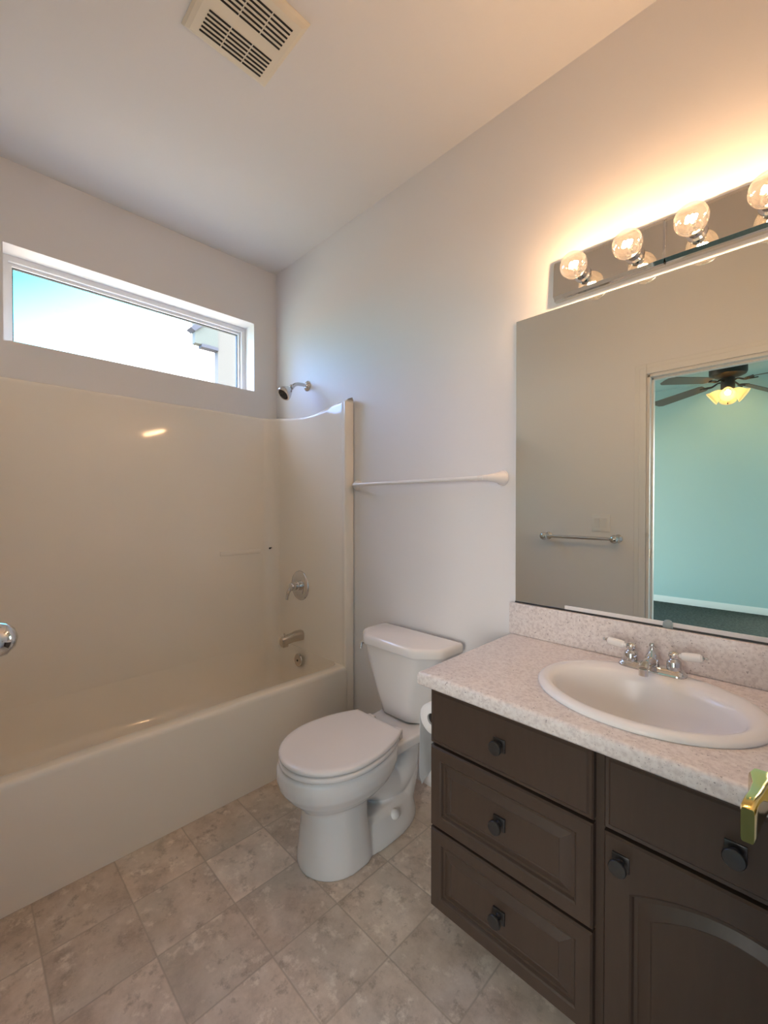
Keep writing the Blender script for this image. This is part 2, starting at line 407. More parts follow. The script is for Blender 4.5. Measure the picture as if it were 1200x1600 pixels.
bm = NB(); baseboard(bm, BX0, BX1, BY0, 1); struct('baseboard_bedroom', bm, 'trim')

# bathroom door, swung open against the right wall, with its lever
bm = NB(); box(bm, 2.535, 2.57, -1.535, -.825, .012, 2.03, .002, 1)
for z0, z1 in ((.20, .85), (1.02, 1.90)):
    for s in (2.533, ): box(bm, s-.004, s+.004, -1.43, -.93, z0, z1, .003, 1)
door = struct('door_1', bm, 'trim')
bm = NB(); lathe(bm, (2.535, -.895, .945), (-1, 0, 0), [(.033, 0), (.033, .004), (.029, .009), (.014, .011), (.012, .012), (.011, .058), (.013, .062), (.013, .075)], 28)
hd = obj('door_handle', bm, 'brass', door)
bm = NB()
secs = []
for y, zc, hz, xc, hx in ((-.878, .943, .014, 2.464, .009), (-.895, .944, .016, 2.464, .0115), (-.92, .948, .014, 2.464, .007), (-.95, .953, .0145, 2.463, .0060), (-.975, .957, .016, 2.4615, .0058), (-.992, .957, .0165, 2.4603, .0058), (-.996, .957, .0155, 2.4603, .0048)):
    secs.append([(xc+hx*sx_, y, zc+hz*sz_) for sx_, sz_ in rpoly([(-1, -1), (1, -1), (1, 1), (-1, 1)], .35, 3)])
loft(bm, secs); obj('lever', bm, 'brass', hd)

# neighbouring house outside the window
h = thing('neighbouring_house', 'corner of a pale neighbouring house with boxed eave seen through the high window', 'house', (-3.5, 1.16, 0))
bm = NB(); box(bm, -3.62, -3.5, 1.165, 5, 0, 4.6); obj('house_wall', bm, 'ext', h)
bm = NB(); box(bm, -3.60, -3.49, .842, 1.164, 3.49, 3.95); obj('eave_box', bm, 'ext_t', h)
bm = NB(); box(bm, -3.60, -3.48, .93, 1.164, 3.455, 3.50); obj('soffit_trim', bm, 'ext_d', h)
bm = NB(); loft(bm, [[(x, y, z) for y, z in ((.770, 3.67), (.835, 3.64), (1.9, 4.6), (1.83, 4.63))] for x in (-3.62, -3.46)]); obj('rake_board', bm, 'ext_d', h)

# ------------------------------------------------------------------ one-piece bathtub and shower surround
TX, TY0, TZ = .774, -1.50, .404
tub = thing('bathtub_surround', 'white gloss fibreglass bathtub with tall moulded shower walls under the high window', 'bathtub', (.4, -.75, 0))
# tub: apron + rim + basin
cx0, cx1, cy0, cy1 = .036, TX-.066, TY0+.042, -.043
def rrect(x0, x1, y0, y1, r_, k=8): return rpoly([(x0, y0), (x1, y0), (x1, y1), (x0, y1)], r_, k)
bm = NB()
rings_ = []
for ins, z in ((0, 0), (0, .385), (.002, .396), (.008, .404), (.018, TZ)):
    rings_.append([(x, y, z) for x, y in rrect(.004, TX-ins, TY0+.010, -.048, .0005)])
for ins, z in ((-.006, TZ-.0005), (-.003, .4015), (-.001, .395), (.001, .37), (.012, .27), (.030, .17), (.050, .125), (.085, .105), (.145, .098)):
    rings_.append([(x, y, z) for x, y in rrect(cx0+ins*1.0, cx1-ins*1.2, cy0+ins*2.0, cy1-ins*.75, .087)])
loft(bm, rings_, cap0=False)
obj('bathtub', bm, 'fiber', tub, sharp=60)
# surround walls: U-shaped plan path with wavy top edge
path = []
yf = -.057
end = [(TX, -.003), (TX, yf+.006), (TX-.003, yf+.001), (TX-.008, yf), (TX-.02, yf+.002), (TX-.035, yf+.009), (TX-.055, yf+.0115)]
end += [(x, yf+.012) for x in (.68, .64, .60, .56, .52, .48, .44, .40, .36, .32, .28, .24, .20, .17)]
cr = .085
arc = [(.038+cr-cr*math.sin(t), yf+.012-cr+cr*math.cos(t)) for t in [PI/2*i/10 for i in range(11)]]
half = end+arc
mid = [(.038, -y) for y in (.25, .4, .55, .75)]
ymid = -.7515
full = half+[(.038, y) for y in (-.25, -.4, -.55, -.75)]+[(x, 2*ymid-y) for x, y in reversed(half+[(.038, -.25), (.038, -.4), (.038, -.55)])]
def ztop(x):
    t = min(max((x-.10)/(TX-.10), 0), 1)
    return 1.806-.030*math.sin(PI*min(t*1.15, 1))**1+ (.0 if t < .8 else 0)
bm = NB(); cols = []
n_ = len(full)
for i, (x, y) in enumerate(full):
    a = Vector(full[max(i-1, 0)]); b_ = Vector(full[min(i+1, n_-1)]); d = (b_-a).normalized(); nrm = Vector((d.y, -d.x))   # outward
    # outward = away from tub centre
    if nrm.dot(Vector((.40, ymid))-Vector((x, y))) > 0: nrm = -nrm
    zt = ztop(x)
    def wallpt(k): # towards the wall behind
        if abs(x-TX) < .001 and y > -.05 or (abs(x-TX) < .001 and y < -1.45): return (x, y)
        px, py = x+nrm.x*k, y+nrm.y*k
        return (max(px, .003), min(max(py, TY0+.002), -.003))
    isf = x > TX-.01
    z0 = 0.001 if x > TX-.06 else .368
    col = [(x, y, z0), (x, y, .55), (x, y, .8), (x, y, 1.2), (x, y, 1.6), (x, y, zt-.022)]
    for k, dz in ((.001, -.012), (.0045, -.004), (.011, 0), (.05, .0)):
        q = wallpt(k); col.append((q[0], q[1], zt+dz))
    cols.append(col)
loft(bm, cols, False, False, closed=False)
obj('shower_wall', bm, 'fiber', tub, sharp=50)
# moulded soap ledge in the corner of the long wall
bm = NB(); box(bm, .030, .0415, -.40, -.14, .955, .981, .002, 2); obj('soap_ledge', bm, 'fiber', tub)

# valve, spout, overflow, shower head, little screw
yw = -.0462
v = thing('shower_valve', 'round chrome shower valve plate with single lever above the tub spout', 'shower valve', (.34, yw, .777))
bm = NB(); lathe(bm, (.34, yw, .777), (0, -1, 0), [(.088, 0), (.087, .004), (.082, .008), (.060, .013), (.040, .015), (.036, .013), (.034, .013)], 48); obj('escutcheon', bm, 'chrome', v)
bm = NB(); lathe(bm, (.34, yw-.012, .777), (0, -1, 0), [(.027, 0), (.027, .012), (.022, .016), (.022, .030), (.025, .033), (.025, .048), (.021, .056), (.008, .060)], 32); hb = obj('valve_stem', bm, 'chrome', v)
bm = NB(); pp = smooth_path([(.337, yw-.050, .775), (.328, yw-.066, .760), (.320, yw-.074, .735), (.316, yw-.078, .700)]); tube(bm, pp, [.016, .0135, .011, .009], 20); obj('lever', bm, 'chrome', v)
v = thing('tub_spout', 'worn chrome tub spout with a pull-up diverter above the overflow plate', 'tub spout', (.352, yw, .485))
bm = NB(); secs = []
for d, hw, hz, zc in ((0, .027, .029, .484), (.035, .027, .029, .484), (.06, .025, .026, .482), (.10, .023, .025, .477), (.128, .021, .026, .472), (.138, .018, .023, .470)):
    secs.append([(.352+hw*a, yw-d, zc+hz*b_) for a, b_ in rpoly([(-1, -1), (1, -1), (1, 1), (-1, 1)], .75, 5)])
loft(bm, secs); box(bm, .335, .369, yw-.135, yw-.098, .438, .462, .006, 2); obj('spout_body', bm, 'nickel', v)
bm = NB(); lathe(bm, (.352, yw-.120, .494), (0, 0, 1), [(.004, 0), (.004, .012), (.007, .014), (.007, .020), (.004, .022)], 16); obj('diverter_knob', bm, 'nickel', v)
v = thing('overflow_plate', 'small round chrome overflow plate below the tub spout', 'overflow plate', (.352, -.066, .335))
bm = NB(); lathe(bm, (.352, -.064, .338), (0, -1, .07), [(.038, 0), (.038, .006), (.034, .010), (.020, .0115), (.008, .012)], 32); obj('plate', bm, 'nickel', v)
bm = NB(); lathe(bm, (.352, -.0755, .338), (0, -1, .07), [(.006, 0), (.006, .002), (.004, .003)], 12); obj('screw', bm, 'screw', v)
v = thing('wall_shower', 'chrome shower head on a bent arm high on the wall beside the window', 'shower', (.354, 0, 1.967))
bm = NB(); lathe(bm, (.354, -.0005, 1.967), (0, -1, 0), [(.031, 0), (.031, .003), (.026, .009), (.013, .013), (.012, .016)], 32); obj('escutcheon', bm, 'chrome', v)
bm = NB(); pp = smooth_path([(.354, -.004, 1.967), (.354, -.045, 1.968), (.354, -.08, 1.962), (.354, -.112, 1.940)]); tube(bm, pp, .0105, 20); obj('shower_arm', bm, 'chrome', v)
bm = NB(); dh = Vector((0, -.72, -.69)).normalized(); p0 = Vector((.354, -.106, 1.945))
lathe(bm, p0, dh, [(.013, 0), (.015, .004), (.015, .016), (.011, .018), (.014, .024), (.020, .028), (.028, .040), (.037, .060), (.0415, .072), (.0415, .082), (.039, .086), (.034, .086)], 36); hd2 = obj('spray_head', bm, 'chrome', v)
bm = NB(); lathe(bm, p0+dh*.0855, dh, [(.034, 0), (.030, .001), (.012, .001)], 30)
u_, v_, _ = frame_of(dh)
for rr, k in ((.026, 12), (.017, 8), (.007, 4)):
    for i in range(k):
        q = p0+dh*.086+(u_*math.cos(2*PI*i/k)+v_*math.sin(2*PI*i/k))*rr; cyl(bm, q, q+dh*.004, .0022, .0015, 8)
obj('spray_face', bm, 'pewter', hd2)
bm = NB(); cyl(bm, (.060, -.075, .985), (.085, -.10, .985), .004, .0045, 12); cyl(bm, (.083, -.098, .985), (.087, -.102, .985), .006, .006, 12)
tag(obj('wall_hook', bm, 'screw', origin=(.06, -.075, .985)), 'tiny dark screw hook in the corner of the shower wall', 'hook')

# ------------------------------------------------------------------ toilet
TCX = 1.285
to = thing('toilet', 'white two-piece toilet with closed round lid between tub and brown vanity', 'toilet', (TCX, -.4, 0))
def egg(cx, yb, yf, hw, k=40, sq=2.0, wide=.5):
    """egg outline: back at yb, front at yf (yf<yb), half width hw"""
    out = []
    cy = yb+(yf-yb)*wide
    for i in range(k):
        t = 2*PI*i/k; s, c = math.sin(t), math.cos(t)
        ry = (yb-cy) if s > 0 else (cy-yf)
        e = 2/sq if s > 0 else 1.0
        out.append((cx+hw*math.copysign(abs(c)**e, c), cy+ry*math.copysign(abs(s)**e, s)))
    return out
bm = NB()
# bowl
loft(bm, [[(x, y, z) for x, y in egg(TCX, yb, yf_, hw, sq=sq)] for z, yb, yf_, hw, sq in
    ((.366, -.30, -.742, .172, 2.6), (.355, -.295, -.750, .180, 2.6), (.325, -.295, -.752, .182, 2.5), (.295, -.30, -.744, .176, 2.4), (.265, -.31, -.722, .160, 2.3), (.238, -.33, -.695, .138, 2.2), (.20, -.36, -.66, .10, 2.0))][::-1])
# front column
loft(bm, [[(x, y, z) for x, y in egg(TCX, yb, yf_, hw, sq=3.0, wide=.45)] for z, yb, yf_, hw in
    ((0, -.42, -.675, .130), (.02, -.42, -.675, .130), (.07, -.43, -.668, .124), (.14, -.44, -.660, .116), (.20, -.44, -.660, .114), (.27, -.42, -.67, .118))])
# foot behind
loft(bm, [[(x, y, z) for x, y in egg(TCX, yb, yf_, hw, sq=2.4)] for z, yb, yf_, hw in
    ((0, -.145, -.60, .126), (.022, -.146, -.60, .125), (.06, -.155, -.60, .112), (.095, -.165, -.60, .098), (.11, -.18, -.58, .080))])
# trapway
tube(bm, smooth_path([(TCX, -.46, .27), (TCX, -.36, .20), (TCX, -.27, .155), (TCX, -.215, .20), (TCX, -.21, .29), (TCX, -.21, .34)]), [.10, .085, .082, .088, .095, .10], 28)
tube(bm, smooth_path([(TCX, -.215, .24), (TCX, -.20, .16), (TCX, -.22, .05)]), [.088, .08, .075], 24)
# rear deck carrying the tank
loft(bm, [[(x, y, z) for x, y in rpoly([(TCX-.125, -.36), (TCX+.125, -.36), (TCX+.135, -.07), (TCX-.135, -.07)], .03)] for z in (.315, .352)])
bmesh.ops.recalc_face_normals(bm, faces=bm.faces)
bowl = obj('bowl', bm, 'porc', to, sharp=180)
rm = bowl.modifiers.new('remesh', 'REMESH'); rm.mode = 'VOXEL'; rm.voxel_size = .0042; rm.use_smooth_shade = True
sm = bowl.modifiers.new('smooth', 'SMOOTH'); sm.factor = .5; sm.iterations = 14
def octa(x0, x1, yb, yf_, chx, chy): return [(x0, yb), (x0, yf_+chy), (x0+chx, yf_), (x1-chx, yf_), (x1, yf_+chy), (x1, yb)]
bm = NB(); rr_ = [.02, .028, .022, .022, .028, .02]
TX0, TX1 = 1.043, 1.480
rs = []
for z, ix, yb, yf_ in ((.354, .082, -.045, -.188), (.362, .074, -.04, -.198), (.45, .052, -.036, -.212), (.56, .024, -.034, -.226), (.655, 0, -.032, -.235)):
    rs.append([(x, y, z) for x, y in rpoly(octa(TX0+ix, TX1-ix, yb, yf_, .075, .065), rr_)])
loft(bm, rs); tank = obj('tank', bm, 'porc', to, sharp=60)
bm = NB(); base_ = rpoly(octa(1.038, 1.495, -.028, -.250, .085, .075), rr_)
rs = []
for ins, z in ((.006, .650), (.001, .652), (0, .658), (0, .676), (.003, .684), (.009, .689), (.018, .691)): rs.append([(x, y, z) for x, y in inset2(base_, ins)])
loft(bm, rs); obj('tank_lid', bm, 'porc', to, sharp=60)
def lidplan(hw, yb, yf_, hb):
    cy = -.545; out = [(TCX+.012+hb*(1-2*i/8), yb) for i in range(9)]
    L = []
    # left side from back corner to the widest, then the round front
    for i in range(1, 12):
        t = i/12; 
        L.append((hw-(hw-hb)*(1-t)**2.1, yb+(cy-yb)*t))
    fr = []
    for i in range(0, 25):
        a = PI*i/24; fr.append((hw*math.cos(a), cy-(cy-yf_)*math.sin(a)))
    c_ = TCX+.012
    pts = [(c_-x, y) for x, y in L]+[(c_-x, y) for x, y in fr]+[(c_+x, y) for x, y in reversed(L)]
    return out+pts
def slab(bm, plan, z0, z1, r_):
    rs = []
    for ins, z in ((r_, z0), (r_*.3, z0+r_*.3), (0, z0+r_), (0, z1-r_), (r_*.3, z1-r_*.3), (r_, z1)): rs.append([(x, y, z) for x, y in inset2(plan, ins)])
    rs.append([(x, y, z1+.001) for x, y in inset2(plan, r_*3)])
    loft(bm, rs)
bm = NB(); slab(bm, lidplan(.178, -.33, -.748, .118), .372, .390, .006); obj('seat', bm, 'seat', to, sharp=60)
bm = NB(); slab(bm, lidplan(.177, -.325, -.748, .122), .393, .411, .007); obj('seat_lid', bm, 'seat', to, sharp=60)
for sx_ in (-1, 1):
    bm = NB(); box(bm, TCX+.012+sx_*.075-.02, TCX+.012+sx_*.075+.02, -.335, -.285, .352, .392, .008, 3); obj('hinge', bm, 'seat', to)
bm = NB(); cyl(bm, (1.066, -.172, .628), (1.044, -.182, .628), .009, .008, 16); tube(bm, smooth_path([(1.046, -.180, .632), (1.041, -.186, .622), (1.042, -.192, .600)]), [.0060, .0055, .0045], 14); obj('flush_lever', bm, 'chrome', to)
for sx_ in (-1, 1):
    bm = NB(); lathe(bm, (TCX+sx_*.098, -.33, .078), (sx_*.75, 0, .66), [(.019, 0), (.018, .010), (.013, .017), (.004, .020)], 20); obj('bolt_cap', bm, 'plastic', to)

# ------------------------------------------------------------------ vanity cabinet
VX0, VX1, VF = 1.718, RW-.004, -.53
va_ = thing('vanity_cabinet', 'dark brown vanity cabinet with raised-panel fronts under the speckled countertop', 'cabinet', ((VX0+VX1)/2, -.26, 0))
bm = NB(); YB = VF+.022
box(bm, VX0, VX0+.016, YB, -.001, .086, .7275); box(bm, VX1-.016, VX1, YB, -.001, .086, .7275)
box(bm, VX0+.016, VX1-.016, YB, -.001, .086, .102); box(bm, VX0+.016, VX1-.016, -.010, -.001, .102, .7275)
box(bm, VX0+.016, VX1-.016, YB, YB+.018, .690, .7275); box(bm, 2.160, 2.200, YB, YB+.018, .102, .690)
box(bm, VX0+.016, 2.160, YB, YB+.018, .545, .575); box(bm, VX0+.016, 2.160, YB, YB+.018, .305, .335); box(bm, 2.200, VX1-.016, YB, YB+.018, .545, .575)
box(bm, VX0+.012, VX1, VF+.085, VF+.10, 0, .086); box(bm, VX0+.012, VX0+.026, VF+.10, -.001, 0, .086); obj('carcass', bm, 'cab', va_)
def slab_front(bm, x0, x1, z0, z1):
    pl = [(x0, z0), (x1, z0), (x1, z1), (x0, z1)]
    rs = [[(x, VF+.021, z) for x, z in pl], [(x, VF+.006, z) for x, z in pl], [(x, VF+.002, z) for x, z in inset2(pl, .003)], [(x, VF+.0035, z) for x, z in inset2(pl, .009)], [(x, VF, z) for x, z in inset2(pl, .013)]]
    loft(bm, rs)
def panel_front(bm, x0, x1, z0, z1, st, arch=0., rail=None):
    K = 24; rail = rail or st
    def pl(i, s, a):  # inset rectangle with arched top, constant vertex count
        xa, xb, za, zb = x0+i, x1-i, z0+s, z1-s
        pts = [(xa, za), (xb, za), (xb, zb-a)]
        for k in range(1, K):
            t = k/K; pts.append((xb+(xa-xb)*t, zb-a+a*math.sin(PI*t)**.9))
        pts.append((xa, zb-a)); return pts
    def pi(i, s, y, a): return [(x, y, z) for x, z in pl(i, s, a)]
    rs = [pi(0, 0, VF+.021, 0), pi(0, 0, VF+.005, 0), pi(.004, .004, VF, 0), pi(st-.004, rail-.004, VF, arch), pi(st, rail, VF+.003, arch), pi(st+.003, rail+.003, VF+.009, arch),
          pi(st+.010, rail+.010, VF+.009, arch), pi(st+.013, rail+.013, VF+.0075, arch), pi(st+.034, rail+.030, VF+.001, arch*.96), pi(st+.036, rail+.032, VF+.0025, arch*.95)]
    loft(bm, rs)
def knob(parent, x, z, lab=None):
    bm = NB(); box(bm, x-.0165, x+.0165, VF-.0035, VF+.003, z-.0165, z+.0165, .0015, 2)
    lathe(bm, (x, VF-.003, z), (0, -1, 0), [(.0085, 0), (.006, .004), (.0055, .010), (.007, .014), (.0150, .017), (.0175, .0195), (.0175, .0225), (.0160, .0245), (.006, .0255)], 32)
    obj('knob', bm, 'pewter', parent, label=lab)
DXa, DXb, DXc, DXd = 1.7195, 2.168, 2.190, 2.634
bm = NB(); slab_front(bm, DXa, DXb, .564, .722); d = obj('drawer', bm, 'cab', va_, sharp=20, label='plain flat top drawer front'); knob(d, 1.943, .643)
bm = NB(); panel_front(bm, DXa, DXb, .324, .556, .038); d = obj('drawer', bm, 'cab', va_, sharp=20, label='middle drawer front with raised panel'); knob(d, 1.943, .443)
bm = NB(); panel_front(bm, DXa, DXb, .088, .316, .038); d = obj('drawer', bm, 'cab', va_, sharp=20, label='lowest drawer front with raised panel'); knob(d, 1.943, .205)
bm = NB(); slab_front(bm, DXc, DXd, .564, .722); d = obj('drawer', bm, 'cab', va_, sharp=20, label='plain flat false front below the sink'); knob(d, 2.408, .637)
bm = NB(); panel_front(bm, DXc, DXd, .088, .556, .054, .05, .058); d = obj('cabinet_door', bm, 'cab', va_, sharp=20, label='door with arched raised panel'); knob(d, 2.224, .509)

# countertop with oval cut-out and backsplash
KX0, KX1, KY0, CZ0, CZ1 = 1.689, RW-.002, -.552, .728, .768
SCX, SCY, SA, SB = 2.200, -.287, .250, .208
bm = NB()
angs = sorted({2*PI*i/72 for i in range(72)} | {math.atan2(y-SCY, x-SCX) % (2*PI) for x in (KX0, KX1) for y in (KY0, -.001)})
def rectpt(a, ins):
    x0, x1, y0, y1 = KX0+ins, KX1, KY0+ins, -.001
    # use the full-rect corner angles so corners stay corners
    c, s = math.cos(a), math.sin(a); ts = []
    if c > 1e-9: ts.append((KX1-SCX)/c)
    if c < -1e-9: ts.append((KX0-SCX)/c)
    if s > 1e-9: ts.append((-.001-SCY)/s)
    if s < -1e-9: ts.append((KY0-SCY)/s)
    t = min(ts); return (min(max(SCX+c*t, x0), x1), min(max(SCY+s*t, y0), y1))
rs = []
ov = [(SCX+(SA-.02)*math.cos(a), SCY+(SB-.02)*math.sin(a)) for a in angs]
rs.append([(*p, CZ0) for p in ov]); rs.append([(*p, CZ1) for p in ov])
for ins, z in ((.012, CZ1), (.005, CZ1-.002), (.0015, CZ1-.006), (0, CZ1-.012), (0, CZ0+.006), (.003, CZ0+.001), (.008, CZ0)): rs.append([(*rectpt(a, ins), z) for a in angs])
vr = loft(bm, rs, False, False); bridge(bm, vr[-1], vr[0])
ct = tag(obj('countertop', bm, 'counter', origin=(2.16, -.27, CZ0), sharp=50), 'pinkish white speckled countertop with rounded edge on the brown vanity', 'countertop')
bm = NB(); box(bm, KX0, KX1, -.021, -.001, CZ1, .885, .004, 2); obj('backsplash', bm, 'counter', ct)

# sink
sk = thing('sink', 'white oval drop-in sink set in the speckled countertop', 'sink', (SCX, SCY, CZ1))
def oval(cx, cy, a, b_, k=72, p=2.0): return [(cx+a*math.copysign(abs(math.cos(2*PI*i/k))**(2/p), math.cos(2*PI*i/k)), cy+b_*math.copysign(abs(math.sin(2*PI*i/k))**(2/p), math.sin(2*PI*i/k))) for i in range(k)]
bm = NB(); rs = []
for a, b_, dy, z in ((SA, SB, 0, CZ1+.0005), (SA+.002, SB+.002, 0, CZ1+.006), (SA-.002, SB-.002, 0, CZ1+.012), (SA-.012, SB-.012, 0, CZ1+.0165), (SA-.024, SB-.024, -.003, CZ1+.017), (SA-.038, SB-.046, -.019, CZ1+.014),
                     (SA-.046, SB-.055, -.024, CZ1+.006), (SA-.052, SB-.060, -.025, CZ1-.010), (SA-.066, SB-.070, -.025, CZ1-.05), (SA-.088, SB-.086, -.024, CZ1-.09), (SA-.125, SB-.112, -.022, CZ1-.118), (SA-.18, SB-.15, -.02, CZ1-.132), (.024, .024, -.018, CZ1-.138), (.022, .022, -.018, CZ1-.150)):
    rs.append([(x, y, z) for x, y in oval(SCX, SCY+dy, a, b_)])
loft(bm, rs, False, True); obj('basin', bm, 'sinkporc', sk, sharp=70)
bm = NB(); lathe(bm, (SCX, SCY-.018, CZ1-.141), (0, 0, 1), [(.0235, 0), (.0235, .003), (.018, .004), (.016, .001), (.004, .001)], 28); obj('drain', bm, 'chrome', sk)

# faucet: centerset with porcelain lever handles
FX, FY, FZ = 2.180, -.108, CZ1+.0155
fa = thing('faucet', 'chrome two-handle faucet with white porcelain levers behind the oval sink', 'faucet', (FX, FY, FZ))
bm = NB(); st = rpoly([(FX-.084, FY-.026), (FX+.084, FY-.026), (FX+.084, FY+.026), (FX-.084, FY+.026)], .026, 8)
loft(bm, [[(x, y, FZ+z) for x, y in inset2(st, i)] for i, z in ((0, 0), (0, .005), (.002, .0075), (.005, .009), (.006, .012), (.009, .015), (.013, .0165))]); obj('base_plate', bm, 'chrome', fa, sharp=60)
for s in (-1, 1):
    bm = NB(); x = FX+s*.053
    lathe(bm, (x, FY, FZ+.014), (0, 0, 1), [(.0175, 0), (.0175, .022), (.0155, .026), (.0115, .029), (.0105, .032), (.0125, .035), (.0135, .040), (.0125, .046), (.008, .050), (.002, .0515)], 28)
    hb = obj('handle', bm, 'chrome', fa)
    up = .10
    dv = Vector((s*.97, -.02 if s < 0 else .04, up)).normalized(); p = Vector((x, FY, FZ+.054))
    bm = NB(); lathe(bm, p, dv, [(.005, .008), (.006, .016), (.0095, .018), (.0110, .026), (.0115, .045), (.0105, .060), (.006, .064)], 24); obj('porcelain_lever', bm, 'porc', hb, label='white porcelain lever')
    bm = NB(); lathe(bm, p, dv, [(.006, .0635), (.006, .066), (.003, .068), (.0045, .072), (.003, .076), (.0005, .077)], 16); obj('lever_tip', bm, 'chrome', hb)
bm = NB(); lathe(bm, (FX, FY+.002, FZ+.012), (0, 0, 1), [(.0195, 0), (.0195, .010), (.0185, .018), (.014, .030), (.008, .040), (.0055, .046), (.005, .050)], 28)
pp = smooth_path([(FX, FY-.002, FZ+.024), (FX, FY-.035, FZ+.030), (FX, FY-.065, FZ+.031), (FX, FY-.088, FZ+.024)])
tube(bm, pp, [.015, .013, .0125, .0125], 22); cyl(bm, (FX, FY-.084, FZ+.026), (FX, FY-.084, FZ+.008), .0115, .0115, 22); obj('spout', bm, 'chrome', fa)
bm = NB(); lathe(bm, (FX, FY+.002, FZ+.060), (0, 0, 1), [(.004, 0), (.004, .006), (.007, .007), (.0075, .011), (.006, .015), (.002, .016)], 16); obj('lift_knob', bm, 'chrome', fa)

# ------------------------------------------------------------------ toilet paper and its holder on the vanity side
RX, RZ = 1.634, .558
bm = NB()
rs = []
for r_, y in ((.019, -.315), (.048, -.315), (.050, -.317), (.050, -.413), (.048, -.415), (.019, -.415)):
    rs.append([(RX+r_*math.cos(2*PI*i/40), y, RZ+r_*math.sin(2*PI*i/40)) for i in range(40)])
vr = loft(bm, rs, False, False); bridge(bm, vr[-1], vr[0])
tp = thing('toilet_paper_roll', 'white toilet paper roll hanging on the vanity side with a long loose tail', 'toilet paper', (RX, -.365, RZ))
obj('roll', bm, 'paper', tp, sharp=50)
bm = NB(); cols = []
for i in range(9):
    y = -.415+.1*i/8; zb = .325-.018*(1-abs(i-1)/1.0 if abs(i-1) < 1 else 0)+.035*max(0, (i-1)/7)
    if i == 0: zb = .352
    if i == 1: zb = .318
    cols.append([(RX-.0505-(.0015*math.sin(i*1.3+z*20))*(RZ-z)*3-.0004, y, z) for z in [RZ-(RZ-zb)*k/10 for k in range(11)]])
loft(bm, cols, False, False, closed=False)
tl_ = obj('paper_tail', bm, 'paper', tp); so = tl_.modifiers.new('solid', 'SOLIDIFY'); so.thickness = .0008
hp = thing('toilet_paper_holder', 'chrome toilet paper holder fixed to the side of the vanity', 'toilet paper holder', (VX0, -.365, RZ))
bm = NB(); cyl(bm, (RX, -.308, RZ), (RX, -.408, RZ), .0185, .0185, 20); obj('spindle', bm, 'pewter', hp)
for y in (-.304,):
    bm = NB(); lathe(bm, (VX0-.0005, y, RZ), (-1, 0, 0), [(.018, 0), (.018, .004), (.008, .008), (.007, .06), (.012, .072), (.012, .092), (.004, .096)], 20); obj('post', bm, 'chrome', hp)

# ------------------------------------------------------------------ mirror
MX0, MX1, MZ0, MZ1 = 1.707, RW-.003, .8875, 1.938
mi = thing('wall_mirror', 'large frameless mirror on the wall above the speckled backsplash', 'mirror', ((MX0+MX1)/2, 0, MZ0))
bm = NB(); box(bm, MX0, MX1, -.0065, -.0008, MZ0+.003, MZ1, .0012, 1); obj('glass', bm, 'mirror', mi)
bm = NB(); box(bm, MX0, MX1, -.0095, -.0068, MZ0-.0015, MZ0+.0035, .0005, 1); obj('bottom_channel', bm, 'pewter', mi)
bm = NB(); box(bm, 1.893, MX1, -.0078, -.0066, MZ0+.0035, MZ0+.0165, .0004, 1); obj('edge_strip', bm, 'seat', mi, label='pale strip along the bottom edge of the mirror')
bm = NB(); lathe(bm, (2.198, -.0068, MZ0+.010), (0, -1, 0), [(.013, 0), (.013, .002), (.010, .005), (.004, .006)], 24); box(bm, 2.185, 2.211, -.011, -.0068, MZ0-.001, MZ0+.010, .001, 1); obj('mirror_clip', bm, 'clip', mi)

# ------------------------------------------------------------------ vanity light bar
LX0, LX1, LZ0, LZ1, LY = 1.856, 2.516, 1.957, 2.090, -.028
lb = thing('vanity_light_bar', 'mirrored light bar with clear globe bulbs on the wall above the mirror', 'light fixture', ((LX0+LX1)/2, 0, LZ0))
mx_ = (LX0+LX1)/2
for a, b_ in ((LX0, mx_-.0005), (mx_+.0005, LX1)):
    bm = NB(); pl = [(a, LZ0), (b_, LZ0), (b_, LZ1), (a, LZ1)]
    loft(bm, [[(x, -.0005, z) for x, z in pl], [(x, LY+.010, z) for x, z in pl], [(x, LY+.004, z) for x, z in inset2(pl, .003)], [(x, LY+(z-LZ0)*.06-.002, z) for x, z in [(a, LZ0+.014), (b_, LZ0+.014), (b_, LZ1-.012), (a, LZ1-.012)]]])
    obj('back_plate', bm, 'plate', lb, sharp=12)
bm = NB(); box(bm, mx_-.0035, mx_+.0035, LY-.0028, LY+.006, LZ0+.014, LZ1-.012, .0006, 1); obj('seam_strip', bm, 'chrome', lb)
for x in (1.955, 2.109, 2.263, 2.417):
    zc = 2.0125
    bm = NB(); lathe(bm, (x, LY, zc), (0, -1, 0), [(.026, 0), (.026, .003), (.019, .005), (.0175, .008), (.0175, .026), (.019, .028), (.0175, .030), (.014, .030)], 32); obj('socket', bm, 'chrome', lb)
    bm = NB(); R_ = .0405; yc = -.104
    prof = [(.0135, .028), (.0145, .034)]
    for k in range(1, 20):
        a = PI*(1-k/19.*.895)-.0
        a = PI*.885*(1-k/19.); 
        prof.append((R_*math.sin(a), (-yc+LY)*1.0-R_*math.cos(a)*1.0+0))
    prof = [(.0135, .028)]+[(R_*math.sin(a), (LY-yc)-R_*math.cos(a)) for a in [PI*.11+(PI*.89-.0)*k/20 for k in range(21)]]
    lathe(bm, (x, LY, zc), (0, -1, 0), prof, 36, cap0=False, cap1=False); bu = obj('bulb', bm, 'globe', lb, sharp=180)
    bm = NB(); tube(bm, smooth_path([(x-.011, yc, zc-.006), (x-.007, yc, zc+.009), (x-.002, yc, zc-.003), (x+.003, yc, zc+.009), (x+.007, yc, zc-.003), (x+.011, yc, zc+.008)], 5), .0040, 10)
    obj('filament', bm, 'filament', bu)
    bm = NB(); cyl(bm, (x, LY-.030, zc), (x, yc+.018, zc), .005, .0035, 12); obj('stem', bm, 'clear', bu)

